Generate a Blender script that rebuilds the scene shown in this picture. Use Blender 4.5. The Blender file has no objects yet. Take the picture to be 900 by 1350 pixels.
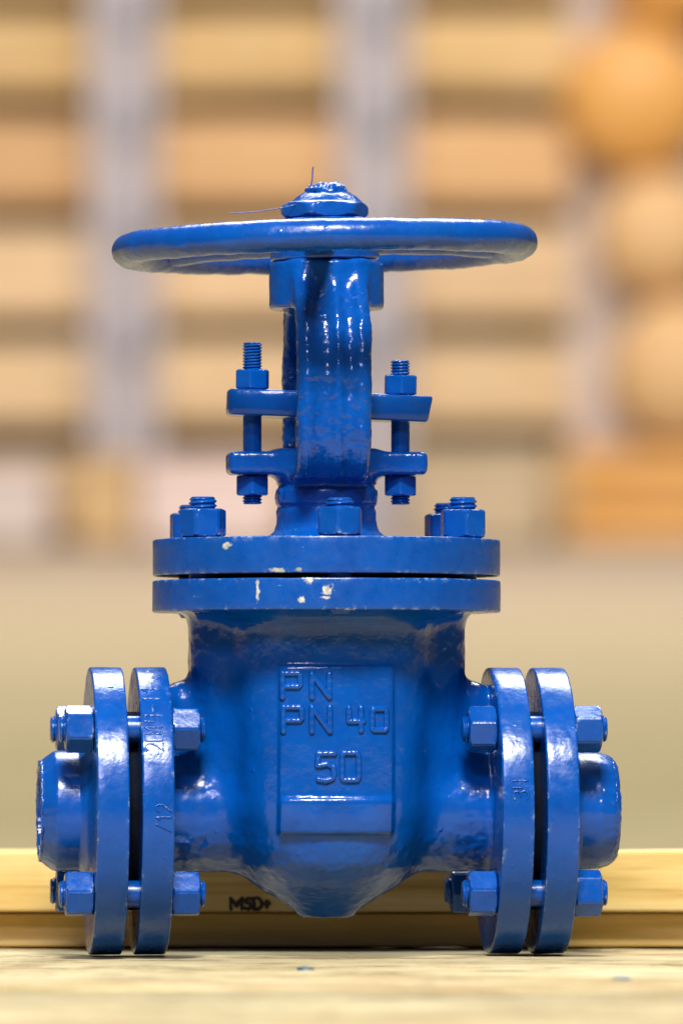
import bpy, bmesh, math, random
import numpy as np
from mathutils import Vector, Matrix, noise as mnoise

random.seed(7)
R = math.radians
SC = bpy.context.scene
COL = SC.collection

# ------------------------------------------------------------------ camera
# 900 px wide photograph; the end flanges are 165 mm discs (378 px) -> 2.29 px/mm at 4.5 m
F_PX, DIST, CAM_Z, HORIZON = 10305.0, 4.5, 0.1214, 980.0
cam_d = bpy.data.cameras.new('camera'); cam = bpy.data.objects.new('camera', cam_d); COL.objects.link(cam)
cam_d.sensor_fit = 'HORIZONTAL'; cam_d.sensor_width = 24.0; cam_d.lens = 24.0 * F_PX / 900.0
cam.location = (0, -DIST, CAM_Z)
cam.rotation_euler = (math.pi / 2 + math.atan((HORIZON - 675.0) / F_PX), 0, 0)
cam_d.clip_start = 0.05; cam_d.clip_end = 2000
cam_d.dof.use_dof = True; cam_d.dof.focus_distance = 4.445; cam_d.dof.aperture_fstop = 7.3
SC.camera = cam

# ------------------------------------------------------------------ light
# the rectangular highlights of several colours and the soft-edged shadows are those of hall lamps:
# a white lamp high in front, a broad dimmer one lower down, one beyond the valve, one over the stores
world = bpy.data.worlds.new('World'); SC.world = world; world.use_nodes = True
bg = world.node_tree.nodes['Background']
bg.inputs['Color'].default_value = (.95, .93, 1.0, 1); bg.inputs['Strength'].default_value = 0.08
def lamp(name, target, azim, elev, dist, sx, sy, irradiance, color):
    """rectangular area lamp aimed at target, azimuth from the camera side (-y) towards +x"""
    d = bpy.data.lights.new(name, 'AREA'); o = bpy.data.objects.new(name, d); COL.objects.link(o)
    d.shape = 'RECTANGLE'; d.size = sx; d.size_y = sy; d.color = color
    d.energy = irradiance * math.pi * dist * dist
    v = Vector((math.sin(R(azim)) * math.cos(R(elev)), -math.cos(R(azim)) * math.cos(R(elev)), math.sin(R(elev))))
    o.location = Vector(target) + v * dist
    o.rotation_euler = v.to_track_quat('Z', 'Y').to_euler()
    return o
lamp('hall_lamp_front', (0, 0, .2), 1, 50, 7.5, 1.7, 1.15, 5.9, (1.0, .97, .91))
lamp('hall_lamp_low', (0, 0, .2), -8, 31, 9.0, 2.0, 1.2, .95, (.86, .78, 1.0))
lamp('hall_lamp_beyond', (0, 0, .2), 176, 50, 4.2, 2.2, 1.7, 2.5, (.94, .98, 1.0))
lamp('hall_lamp_stores', (0, 24, 1.9), 4, 47, 13.0, 14.0, 5.0, 4.3, (1.0, .895, .83))
lamp('ground_fill_lamp', (0, 9, 0), 0, 89, 9.0, 8.0, 8.0, 3.4, (1.0, .96, .86))  # added fill, brightens the ground between the valve and the stores

SC.view_settings.view_transform = 'Standard'; SC.view_settings.look = 'None'
SC.view_settings.exposure = 0.0; SC.view_settings.gamma = 1.0; SC.view_settings.use_curve_mapping = False
SC.render.engine = 'CYCLES'
SC.cycles.use_denoising = True
SC.cycles.max_bounces = 8

# ------------------------------------------------------------------ helpers
def tag(o, label=None, cat=None, group=None, kind=None):
    if label: o['label'] = label
    if cat: o['category'] = cat
    if group: o['group'] = group
    if kind: o['kind'] = kind
    return o

def empty(name, loc=(0, 0, 0), rz=0.0):
    o = bpy.data.objects.new(name, None); COL.objects.link(o)
    o.location = loc; o.rotation_euler = (0, 0, rz); o.empty_display_size = 0.05
    return o

def link(name, me, mat, parent=None, smooth=40):
    o = bpy.data.objects.new(name, me); COL.objects.link(o)
    if mat and not me.materials: me.materials.append(mat)
    if smooth:
        me.polygons.foreach_set('use_smooth', [True] * len(me.polygons))
        me.set_sharp_from_angle(angle=R(smooth))
    if parent: o.parent = parent
    return o

def mesh_mm(name, V, F):
    """vertices in millimetres -> mesh in metres"""
    me = bpy.data.meshes.new(name)
    me.from_pydata((np.asarray(V, float) * 0.001).tolist(), [], F)
    me.update()
    return me

def nz(p, s, seed=0.0, oct=3):
    return mnoise.fractal((p[0] * s + seed, p[1] * s + seed * 1.7, p[2] * s - seed), 0.9, 2.0, oct)

def lathe(prof, segs=128, axis='z', fn=None):
    """closed profile [(r, h)...] revolved; fn(r, h, a) -> r"""
    V = []; n = len(prof)
    for i in range(segs):
        a = 2 * math.pi * i / segs; c, s = math.cos(a), math.sin(a)
        for r, h in prof:
            if fn: r = fn(r, h, a)
            V.append((r * c, r * s, h) if axis == 'z' else (h, r * c, r * s))
    F = []
    for i in range(segs):
        j = (i + 1) % segs
        for k in range(n):
            l = (k + 1) % n
            q = (i * n + k, j * n + k, j * n + l, i * n + l)
            F.append(q if axis == 'z' else q)
    return V, F

def fix_normals(me):
    bm = bmesh.new(); bm.from_mesh(me)
    bmesh.ops.remove_doubles(bm, verts=bm.verts, dist=1e-7)
    bmesh.ops.recalc_face_normals(bm, faces=bm.faces)
    bm.to_mesh(me); bm.free(); me.update()
    return me

def displace(me, amp, scale, seed=0.0, oct=3, extra=None):
    """push vertices along their normals (mm amplitudes, 1/mm scale): unevenness of a painted casting"""
    n = len(me.vertices)
    co = np.empty(n * 3); me.vertices.foreach_get('co', co)
    no = np.empty(n * 3); me.vertex_normals.foreach_get('vector', no)
    ds = np.empty(n)
    for i, p in enumerate((co.reshape(-1, 3) * 1000).tolist()):
        d = amp * nz(p, scale, seed, oct)
        if extra: d += extra(Vector(p))
        ds[i] = d
    co += (no.reshape(-1, 3) * (ds * 0.001)[:, None]).ravel()
    me.vertices.foreach_set('co', co)
    me.update()

def rounded(prof, rad, steps=3):
    """round the convex corners of a closed polygon profile by radius rad"""
    out = []; n = len(prof)
    for i in range(n):
        p0, p1, p2 = Vector(prof[i - 1][:2]), Vector(prof[i][:2]), Vector(prof[(i + 1) % n][:2])
        rr = prof[i][2] if len(prof[i]) > 2 else rad
        a, b = (p0 - p1), (p2 - p1)
        if rr <= 0 or a.length < 1e-6 or b.length < 1e-6:
            out.append(tuple(p1)); continue
        rr = min(rr, a.length * .45, b.length * .45)
        q0, q2 = p1 + a.normalized() * rr, p1 + b.normalized() * rr
        for k in range(steps + 1):
            t = k / steps
            out.append(tuple(q0 * (1 - t) ** 2 + p1 * 2 * t * (1 - t) + q2 * t * t))
    return out

# ---- signed distance fields, meshed with surface nets
def smin(a, b, k):
    h = np.clip(0.5 + 0.5 * (b - a) / k, 0, 1)
    return b * (1 - h) + a * h - k * h * (1 - h)

def smax(a, b, k): return -smin(-a, -b, k)

def sd_box(x, y, z, c, h, r=0.0):
    qx, qy, qz = abs(x - c[0]) - h[0] + r, abs(y - c[1]) - h[1] + r, abs(z - c[2]) - h[2] + r
    return np.sqrt(np.maximum(qx, 0) ** 2 + np.maximum(qy, 0) ** 2 + np.maximum(qz, 0) ** 2) + np.minimum(np.maximum(qx, np.maximum(qy, qz)), 0) - r

def sd_cyl(rad_d, ax_d, r=0.0):
    a, b = rad_d + r, ax_d + r
    return np.sqrt(np.maximum(a, 0) ** 2 + np.maximum(b, 0) ** 2) + np.minimum(np.maximum(a, b), 0) - r

def surface_net(f, lo, hi, step):
    xs = [np.arange(lo[i], hi[i] + step, step) for i in range(3)]
    X, Y, Z = np.meshgrid(*xs, indexing='ij', sparse=True)
    D = f(X, Y, Z).astype(np.float32)
    S = D < 0
    nx, ny, nz_ = D.shape
    cs = np.zeros((nx - 1, ny - 1, nz_ - 1), np.int8)
    for i in (0, 1):
        for j in (0, 1):
            for k in (0, 1):
                cs += S[i:nx - 1 + i, j:ny - 1 + j, k:nz_ - 1 + k]
    act = (cs > 0) & (cs < 8)
    idx = np.full(act.shape, -1, np.int64); I = np.argwhere(act); idx[act] = np.arange(len(I))
    P = np.zeros((len(I), 3)); N = np.zeros(len(I))
    corners = [(i, j, k) for i in (0, 1) for j in (0, 1) for k in (0, 1)]
    for a in corners:
        for b in corners:
            if a < b and sum(abs(u - v) for u, v in zip(a, b)) == 1:
                da = D[I[:, 0] + a[0], I[:, 1] + a[1], I[:, 2] + a[2]]
                db = D[I[:, 0] + b[0], I[:, 1] + b[1], I[:, 2] + b[2]]
                m = (da < 0) != (db < 0)
                t = np.where(m, da / np.where(m, da - db, 1), 0)
                for c in range(3):
                    P[:, c] += np.where(m, a[c] + t * (b[c] - a[c]), 0)
                N += m
    P = (P / N[:, None] + I) * step + np.array([x[0] for x in xs])
    quads = []
    for ax in range(3):
        sl0 = [slice(None)] * 3; sl1 = [slice(None)] * 3
        sl0[ax] = slice(0, -1); sl1[ax] = slice(1, None)
        A, B = S[tuple(sl0)], S[tuple(sl1)]
        E = np.argwhere(A != B)
        u, v = (ax + 1) % 3, (ax + 2) % 3
        E = E[(E[:, u] > 0) & (E[:, v] > 0) & (E[:, u] < D.shape[u] - 1) & (E[:, v] < D.shape[v] - 1)]
        ins = S[E[:, 0], E[:, 1], E[:, 2]]
        def cell(du, dv):
            c = E.copy(); c[:, u] -= du; c[:, v] -= dv
            return idx[c[:, 0], c[:, 1], c[:, 2]]
        q = np.stack([cell(1, 1), cell(0, 1), cell(0, 0), cell(1, 0)], 1)
        q[~ins] = q[~ins][:, ::-1]
        quads.append(q)
    Q = np.concatenate(quads); Q = Q[(Q >= 0).all(1)]
    for lam in (.55, .55, -.3, .55):                  # relax the stair-steps of the grid
        acc = np.zeros_like(P); cnt = np.zeros(len(P))
        for a, b in ((0, 1), (1, 2), (2, 3), (3, 0)):
            np.add.at(acc, Q[:, a], P[Q[:, b]]); np.add.at(cnt, Q[:, a], 1)
            np.add.at(acc, Q[:, b], P[Q[:, a]]); np.add.at(cnt, Q[:, b], 1)
        P = P + lam * (acc / np.maximum(cnt, 1)[:, None] - P)
    return P, Q.tolist()

# ---- hexagon nuts, threaded studs, strokes
def nut_mesh(name, af, h, bore, corner=0.9, both=True):
    """axis z, from z = 0 to h; flats face angle 0 (x axis), painted soft corners"""
    segs = 96; V = []; lv = [0, .04, .09, .15, .22, .35, .5, .65, .78, .85, .91, .96, 1.0]
    rc = af / math.sqrt(3)
    def hexr(a):
        t = (a + math.pi / 6) % (math.pi / 3) - math.pi / 6
        r = (af / 2) / math.cos(t)
        return min(r, rc - corner * max(0, 1 - abs(abs(t) - math.pi / 6) / 0.10) * 0.7)
    for t in lv:
        z = t * h
        e = (h - z) if both else 1e9
        e = min(e, z if both else 1e9, h - z)
        lim = af * 0.475 + (e * 1.35) + 0.25
        edge = 0.9 * max(0, 1 - e / 0.8) ** 2
        for i in range(segs):
            a = 2 * math.pi * i / segs
            r = min(hexr(a), lim) - edge
            V.append((r * math.cos(a), r * math.sin(a), z))
    F = []; nl = len(lv)
    for k in range(nl - 1):
        for i in range(segs):
            j = (i + 1) % segs
            F.append((k * segs + i, k * segs + j, (k + 1) * segs + j, (k + 1) * segs + i))
    for k, z, fl in ((0, 0, 1), (nl - 1, h, 0)):
        b = len(V)
        for i in range(segs):
            a = 2 * math.pi * i / segs; V.append((bore * math.cos(a), bore * math.sin(a), z))
        for i in range(segs):
            j = (i + 1) % segs
            q = (k * segs + i, k * segs + j, b + j, b + i)
            F.append(q[::-1] if fl else q)
    return mesh_mm(name, V, F)

def stud_mesh(name, d, z0, z1, threads, pitch=2.0, depth=0.95, chamfer=1.6):
    """axis z; threads = [(za, zb)] ranges with a helical thread"""
    segs = 28; V = []; zs = []
    z = z0
    while z < z1 - 1e-6:
        zs.append(z); inside = any(a - 1e-6 <= z < b for a, b in threads)
        z += pitch / 6 if inside else 2.5
    zs.append(z1)
    for z in zs:
        th = any(a <= z <= b for a, b in threads)
        e = min(z - z0, z1 - z); cut = max(0, chamfer - e) * 0.9
        for i in range(segs):
            a = 2 * math.pi * i / segs
            r = d / 2 - (0.0 if th else 0.35)
            if th:
                ph = (z / pitch - i / segs) % 1.0
                r -= depth * (0.5 + 0.5 * math.cos(2 * math.pi * ph)) ** 1.3 * 0.9
            V.append(((min(r, d / 2 - cut)) * math.cos(a), (min(r, d / 2 - cut)) * math.sin(a), z))
    F = []; n = len(zs)
    for k in range(n - 1):
        for i in range(segs):
            j = (i + 1) % segs
            F.append((k * segs + i, k * segs + j, (k + 1) * segs + j, (k + 1) * segs + i))
    F.append(tuple(range(segs))[::-1]); F.append(tuple((n - 1) * segs + i for i in range(segs)))
    return mesh_mm(name, V, F)

def capsule_strokes(polys, r, flat=None):
    """capsules along 3-D polylines (mm)"""
    V = []; F = []; S = 8
    for pl in polys:
        for p, q in zip(pl[:-1], pl[1:]):
            p, q = Vector(p), Vector(q); d = (q - p)
            L = d.length
            if L < 1e-6: continue
            d.normalize(); u = d.orthogonal().normalized(); w = d.cross(u)
            rings = [(-r, .05), (-r * .85, .53), (-r * .45, .89), (0, 1), (L, 1), (L + r * .45, .89), (L + r * .85, .53), (L + r, .05)]
            b = len(V)
            for t, k in rings:
                for i in range(S):
                    a = 2 * math.pi * i / S
                    V.append(tuple(p + d * t + (u * math.cos(a) + w * math.sin(a)) * r * k))
            for k in range(len(rings) - 1):
                for i in range(S):
                    j = (i + 1) % S
                    F.append((b + k * S + i, b + k * S + j, b + (k + 1) * S + j, b + (k + 1) * S + i))
    return V, F

GLYPH = {  # unit box, y up
    'P': [[(0, 0), (0, 1), (.85, 1), (.95, .9), (.95, .55), (.85, .45), (0.1, .45)]],
    'N': [[(0, 0), (0, 1), (.95, 0), (.95, 1)]],
    '4': [[(0.05, 1), (0.05, .42), (1, .42)], [(.85, 1), (.85, 0)]],
    '0': [[(.08, 0), (0, .1), (0, .92), (.08, 1), (.85, 1), (.95, .9), (.95, .1), (.85, 0), (.08, 0)]],
    '5': [[(.95, 1), (.1, 1), (.05, .55), (.6, .62), (.9, .5), (.95, .3), (.85, .08), (.5, 0), (.1, .05)]],
    '2': [[(0, .8), (.2, 1), (.7, 1), (.9, .8), (.85, .55), (0, 0), (.95, 0)]],
    '1': [[(.2, .75), (.55, 1), (.55, 0)]],
    '3': [[(0, .9), (.3, 1), (.8, .95), (.9, .75), (.75, .55), (.35, .52)], [(.35, .52), (.8, .48), (.95, .28), (.8, .05), (.3, 0), (0, .1)]],
    'A': [[(0, 0), (.5, 1), (1, 0)], [(.2, .4), (.8, .4)]],
    '-': [[(.1, .5), (.9, .5)]],
    '/': [[(0, 0), (.9, 1)]],
    'M': [[(0, 0), (0, 1), (.5, .3), (1, 1), (1, 0)]],
    'S': [[(.95, .9), (.5, 1), (.1, .85), (.15, .6), (.8, .45), (.9, .15), (.5, 0), (.05, .1)]],
    'D': [[(0, 0), (0, 1), (.6, 1), (.95, .7), (.95, .3), (.6, 0), (0, 0)]],
    '+': [[(.1, .5), (.9, .5)], [(.5, .9), (.5, .1)]],
}
def glyph_lines(ch, x, y, w, h, sub=3):
    out = []
    for pl in GLYPH[ch]:
        pts = [(x + u * w, y + v * h) for u, v in pl]; res = []
        for a, b in zip(pts[:-1], pts[1:]):
            for k in range(sub): res.append((a[0] + (b[0] - a[0]) * k / sub, a[1] + (b[1] - a[1]) * k / sub))
        res.append(pts[-1]); out.append(res)
    return out

# ------------------------------------------------------------------ materials
def new_mat(name):
    m = bpy.data.materials.new(name); m.use_nodes = True
    return m, m.node_tree.nodes, m.node_tree.links, m.node_tree.nodes['Principled BSDF']

def N(n, t, **kw):
    x = n.new(t)
    for k, v in kw.items():
        if k in x.inputs: x.inputs[k].default_value = v
        else: setattr(x, k, v)
    return x

def ramp(n, l, src, stops):
    r = n.new('ShaderNodeValToRGB'); e = r.color_ramp.elements
    while len(e) < len(stops): e.new(0.5)
    for i, (p, c) in enumerate(stops):
        e[i].position = p; e[i].color = (*c, 1) if len(c) == 3 else c
    l.new(src, r.inputs['Fac']); return r

def mixc(n, l, fac, a, b):
    m = n.new('ShaderNodeMix'); m.data_type = 'RGBA'
    for i, s in ((0, fac), (6, a), (7, b)):
        if hasattr(s, 'is_output'): l.new(s, m.inputs[i])
        else: m.inputs[i].default_value = (*s, 1) if isinstance(s, tuple) else s
    return m.outputs[2]

def blue_paint(name, lump=0.5, fine=0.35, rough=0.2, chips=(), scratch=0.0, spec=0.5, edge=0.0):
    m, n, l, b = new_mat(name)
    tc = n.new('ShaderNodeTexCoord'); oc = tc.outputs['Object']
    n1 = N(n, 'ShaderNodeTexNoise', Scale=55.0, Detail=4.0, Roughness=.6); l.new(oc, n1.inputs['Vector'])
    col = ramp(n, l, n1.outputs['Fac'], [(.3, (.0002, .055, .290)), (.7, (.0003, .072, .360))]).outputs['Color']
    # thin, dusty and handled patches in the paint film
    n5 = N(n, 'ShaderNodeTexNoise', Scale=24.0, Detail=7.0, Roughness=.65); l.new(oc, n5.inputs['Vector'])
    dull = ramp(n, l, n5.outputs['Fac'], [(.52, (0, 0, 0)), (.72, (.42, .42, .42))]).outputs['Color']
    col = mixc(n, l, dull, col, (.003, .068, .245))
    n4 = N(n, 'ShaderNodeTexNoise', Scale=140.0, Detail=6.0, Roughness=.7); l.new(oc, n4.inputs['Vector'])
    rr = ramp(n, l, n4.outputs['Fac'], [(.3, (rough * .75,) * 3), (.72, (rough * 1.7,) * 3)]).outputs['Color']
    rr = mixc(n, l, dull, rr, (.5, .5, .5))
    if edge > 0:
        geo = n.new('ShaderNodeNewGeometry')
        pe = ramp(n, l, geo.outputs['Pointiness'], [(.515, (0, 0, 0)), (.55, (1, 1, 1))]).outputs['Color']
        ng = N(n, 'ShaderNodeTexNoise', Scale=120.0, Detail=6.0, Roughness=.75); l.new(oc, ng.inputs['Vector'])
        pg = ramp(n, l, ng.outputs['Fac'], [(.60 - .1 * edge, (0, 0, 0)), (.68 - .1 * edge, (.8, .8, .8))]).outputs['Color']
        me_ = N(n, 'ShaderNodeMath', operation='MULTIPLY'); l.new(pe, me_.inputs[0]); l.new(pg, me_.inputs[1])
        col = mixc(n, l, me_.outputs[0], col, (.30, .40, .50))
    # bumps
    n2 = N(n, 'ShaderNodeTexNoise', Scale=330.0, Detail=3.0, Roughness=.5); l.new(oc, n2.inputs['Vector'])
    n3 = N(n, 'ShaderNodeTexNoise', Scale=115.0, Detail=2.0, Roughness=.5); l.new(oc, n3.inputs['Vector'])
    b1 = N(n, 'ShaderNodeBump', Strength=fine, Distance=.0007); l.new(n2.outputs['Fac'], b1.inputs['Height'])
    b2 = N(n, 'ShaderNodeBump', Strength=lump, Distance=.0022); l.new(n3.outputs['Fac'], b2.inputs['Height'])
    l.new(b1.outputs[0], b2.inputs['Normal'])
    # sparse blisters and drips in the paint
    vo = N(n, 'ShaderNodeTexVoronoi', Scale=95.0); l.new(oc, vo.inputs['Vector'])
    bl = ramp(n, l, vo.outputs['Distance'], [(0.0, (1, 1, 1)), (.16, (0, 0, 0))]).outputs['Color']
    gate = ramp(n, l, n1.outputs['Fac'], [(.53, (0, 0, 0)), (.6, (1, 1, 1))]).outputs['Color']
    mu = N(n, 'ShaderNodeMath', operation='MULTIPLY'); l.new(bl, mu.inputs[0]); l.new(gate, mu.inputs[1])
    b3 = N(n, 'ShaderNodeBump', Strength=.5, Distance=.0008); l.new(mu.outputs[0], b3.inputs['Height']); l.new(b2.outputs[0], b3.inputs['Normal'])
    l.new(b3.outputs[0], b.inputs['Normal'])
    if scratch > 0:
        mp = N(n, 'ShaderNodeMapping'); mp.inputs['Scale'].default_value = (60, 60, 260); l.new(oc, mp.inputs['Vector'])
        ns = N(n, 'ShaderNodeTexNoise', Scale=1.0, Detail=8.0, Roughness=.75); l.new(mp.outputs[0], ns.inputs['Vector'])
        s = ramp(n, l, ns.outputs['Fac'], [(.69 - scratch * .06, (0, 0, 0)), (.74 - scratch * .06, (1, 1, 1))]).outputs['Color']
        col = mixc(n, l, s, col, (.22, .36, .52))
    if chips:
        dist = N(n, 'ShaderNodeTexNoise', Scale=260.0, Detail=4.0, Roughness=.65); l.new(oc, dist.inputs['Vector'])
        acc = None
        for (cx, cy, cz, sx, sz) in chips:
            sub = N(n, 'ShaderNodeVectorMath', operation='SUBTRACT'); l.new(oc, sub.inputs[0]); sub.inputs[1].default_value = (cx * .001, cy * .001, cz * .001)
            sc = N(n, 'ShaderNodeVectorMath', operation='MULTIPLY'); l.new(sub.outputs[0], sc.inputs[0])
            sc.inputs[1].default_value = (1000 / sx, 1000 / (sx * 2.5), 1000 / sz)
            ln = N(n, 'ShaderNodeVectorMath', operation='LENGTH'); l.new(sc.outputs[0], ln.inputs[0])
            ad = N(n, 'ShaderNodeMath', operation='MULTIPLY_ADD'); l.new(dist.outputs['Fac'], ad.inputs[0]); ad.inputs[1].default_value = 2.6; l.new(ln.outputs['Value'], ad.inputs[2])
            lt = N(n, 'ShaderNodeMapRange'); l.new(ad.outputs[0], lt.inputs[0]); lt.inputs[1].default_value = 2.1; lt.inputs[2].default_value = 1.75; lt.inputs[3].default_value = 0; lt.inputs[4].default_value = 1
            if acc is None: acc = lt.outputs[0]
            else:
                mx = N(n, 'ShaderNodeMath', operation='MAXIMUM'); l.new(acc, mx.inputs[0]); l.new(lt.outputs[0], mx.inputs[1]); acc = mx.outputs[0]
        cc = ramp(n, l, n2.outputs['Fac'], [(.35, (.25, .26, .22)), (.65, (.58, .58, .50))]).outputs['Color']
        col = mixc(n, l, acc, col, cc)
        mr = N(n, 'ShaderNodeMix'); l.new(acc, mr.inputs[0]); l.new(rr, mr.inputs[2]); mr.inputs[3].default_value = .7
        rr = mr.outputs[0]
    l.new(col, b.inputs['Base Color']); l.new(rr, b.inputs['Roughness'])
    b.inputs['Specular IOR Level'].default_value = spec
    return m

def wood(name, c0, c1, c2, grain=(2.0, 55.0, 55.0), bump=.5, knots=True, rough=.75):
    m, n, l, b = new_mat(name)
    tc = n.new('ShaderNodeTexCoord'); oi = n.new('ShaderNodeObjectInfo')
    ad = N(n, 'ShaderNodeVectorMath', operation='ADD'); l.new(tc.outputs['Object'], ad.inputs[0])
    cm = N(n, 'ShaderNodeVectorMath', operation='SCALE'); cm.inputs[0].default_value = (7.3, 3.1, 5.7); l.new(oi.outputs['Random'], cm.inputs['Scale']); l.new(cm.outputs[0], ad.inputs[1])
    mp = N(n, 'ShaderNodeMapping'); mp.inputs['Scale'].default_value = grain; l.new(ad.outputs[0], mp.inputs['Vector'])
    g = N(n, 'ShaderNodeTexNoise', Scale=1.0, Detail=9.0, Roughness=.68, Distortion=.25); l.new(mp.outputs[0], g.inputs['Vector'])
    col = ramp(n, l, g.outputs['Fac'], [(.28, c2), (.46, c1), (.68, c0)]).outputs['Color']
    bl = N(n, 'ShaderNodeTexNoise', Scale=9.0, Detail=5.0, Roughness=.6); l.new(ad.outputs[0], bl.inputs['Vector'])
    f = ramp(n, l, bl.outputs['Fac'], [(.5, (0, 0, 0)), (.72, (.55, .55, .55))]).outputs['Color']
    col = mixc(n, l, f, col, tuple(x * y for x, y in zip(c1, (.86, .72, .5))))
    if knots:
        mk = N(n, 'ShaderNodeMapping'); mk.inputs['Scale'].default_value = (5, 16, 16); l.new(ad.outputs[0], mk.inputs['Vector'])
        v = N(n, 'ShaderNodeTexVoronoi', Scale=1.0); l.new(mk.outputs[0], v.inputs['Vector'])
        k = ramp(n, l, v.outputs['Distance'], [(.03, (.8, .8, .8)), (.11, (0, 0, 0))]).outputs['Color']
        col = mixc(n, l, k, col, tuple(x * .35 for x in c2))
    l.new(col, b.inputs['Base Color']); b.inputs['Roughness'].default_value = rough
    b.inputs['Specular IOR Level'].default_value = .25
    bp = N(n, 'ShaderNodeBump', Strength=bump, Distance=.0015); l.new(g.outputs['Fac'], bp.inputs['Height']); l.new(bp.outputs[0], b.inputs['Normal'])
    return m

def plain(name, c0, c1, scale, rough=.6, metal=0.0, bump=0.0, detail=5.0):
    m, n, l, b = new_mat(name)
    tc = n.new('ShaderNodeTexCoord')
    g = N(n, 'ShaderNodeTexNoise', Scale=scale, Detail=detail, Roughness=.62); l.new(tc.outputs['Object'], g.inputs['Vector'])
    col = ramp(n, l, g.outputs['Fac'], [(.3, c0), (.7, c1)]).outputs['Color']
    l.new(col, b.inputs['Base Color']); b.inputs['Roughness'].default_value = rough; b.inputs['Metallic'].default_value = metal
    if bump:
        bp = N(n, 'ShaderNodeBump', Strength=bump, Distance=.01); l.new(g.outputs['Fac'], bp.inputs['Height']); l.new(bp.outputs[0], b.inputs['Normal'])
    return m

def on_disc(px, py, rad, zc=None):
    """pixel on the front of a horizontal disc of radius rad (mm) -> valve-local mm"""
    th = R(5.2); xr = (px - 430) / 2.29 / 1.02
    a = math.asin(max(-1, min(1, xr / rad))); yr = -rad * math.cos(a)
    x = xr * math.cos(th) + yr * math.sin(th); y = -xr * math.sin(th) + yr * math.cos(th)
    z = CAM_Z * 1000 + (HORIZON - py) / 2.29 * (1 + yr / 4500)
    return x, y, z

CH_TOP = [(*on_disc(298, 720, 100), 3.4, 3.0), (*on_disc(366, 752, 100), 6.5, 1.9), (*on_disc(394, 751, 100), 2.6, 1.5)]
CH_LOW = [(*on_disc(340, 776, 100), 1.5, 9.0), (*on_disc(406, 765, 100), 4.0, 3.0), (*on_disc(432, 777, 100), 5.0, 4.2), (*on_disc(430, 788, 100), 3.6, 1.3),
          (*on_disc(398, 791, 100), 2.6, 2.2), (*on_disc(462, 805, 100), 5.5, 1.7), (*on_disc(440, 807, 100), 6, 1.5)]
M = {}
M['cast'] = blue_paint('blue_paint_on_casting', lump=.18, fine=.16, rough=.14)
M['rough_cast'] = blue_paint('blue_paint_on_rough_casting', lump=.3, fine=.45, rough=.16)
M['flange_top'] = blue_paint('blue_paint_bonnet_flange', lump=.08, fine=.1, rough=.27, chips=CH_TOP, scratch=.25, edge=.7)
M['flange_low'] = blue_paint('blue_paint_body_flange', lump=.08, fine=.12, rough=.27, chips=CH_LOW, scratch=.35, edge=.7)
M['machined'] = blue_paint('blue_paint_machined', lump=.14, fine=.16, rough=.19, scratch=.15, edge=.4)
M['worn'] = blue_paint('blue_paint_chipped', lump=.9, fine=.8, rough=.2, scratch=.9)
M['nut'] = blue_paint('blue_paint_on_nuts', lump=.12, fine=.14, rough=.2, edge=.1)
M['wheel'] = blue_paint('blue_paint_on_wheel', lump=.22, fine=.2, rough=.2, scratch=.6)
M['gasket'] = plain('dark_gasket', (.003, .004, .008), (.006, .009, .018), 80, .9)
M['gasket'].node_tree.nodes['Principled BSDF'].inputs['Specular IOR Level'].default_value = .05
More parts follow.
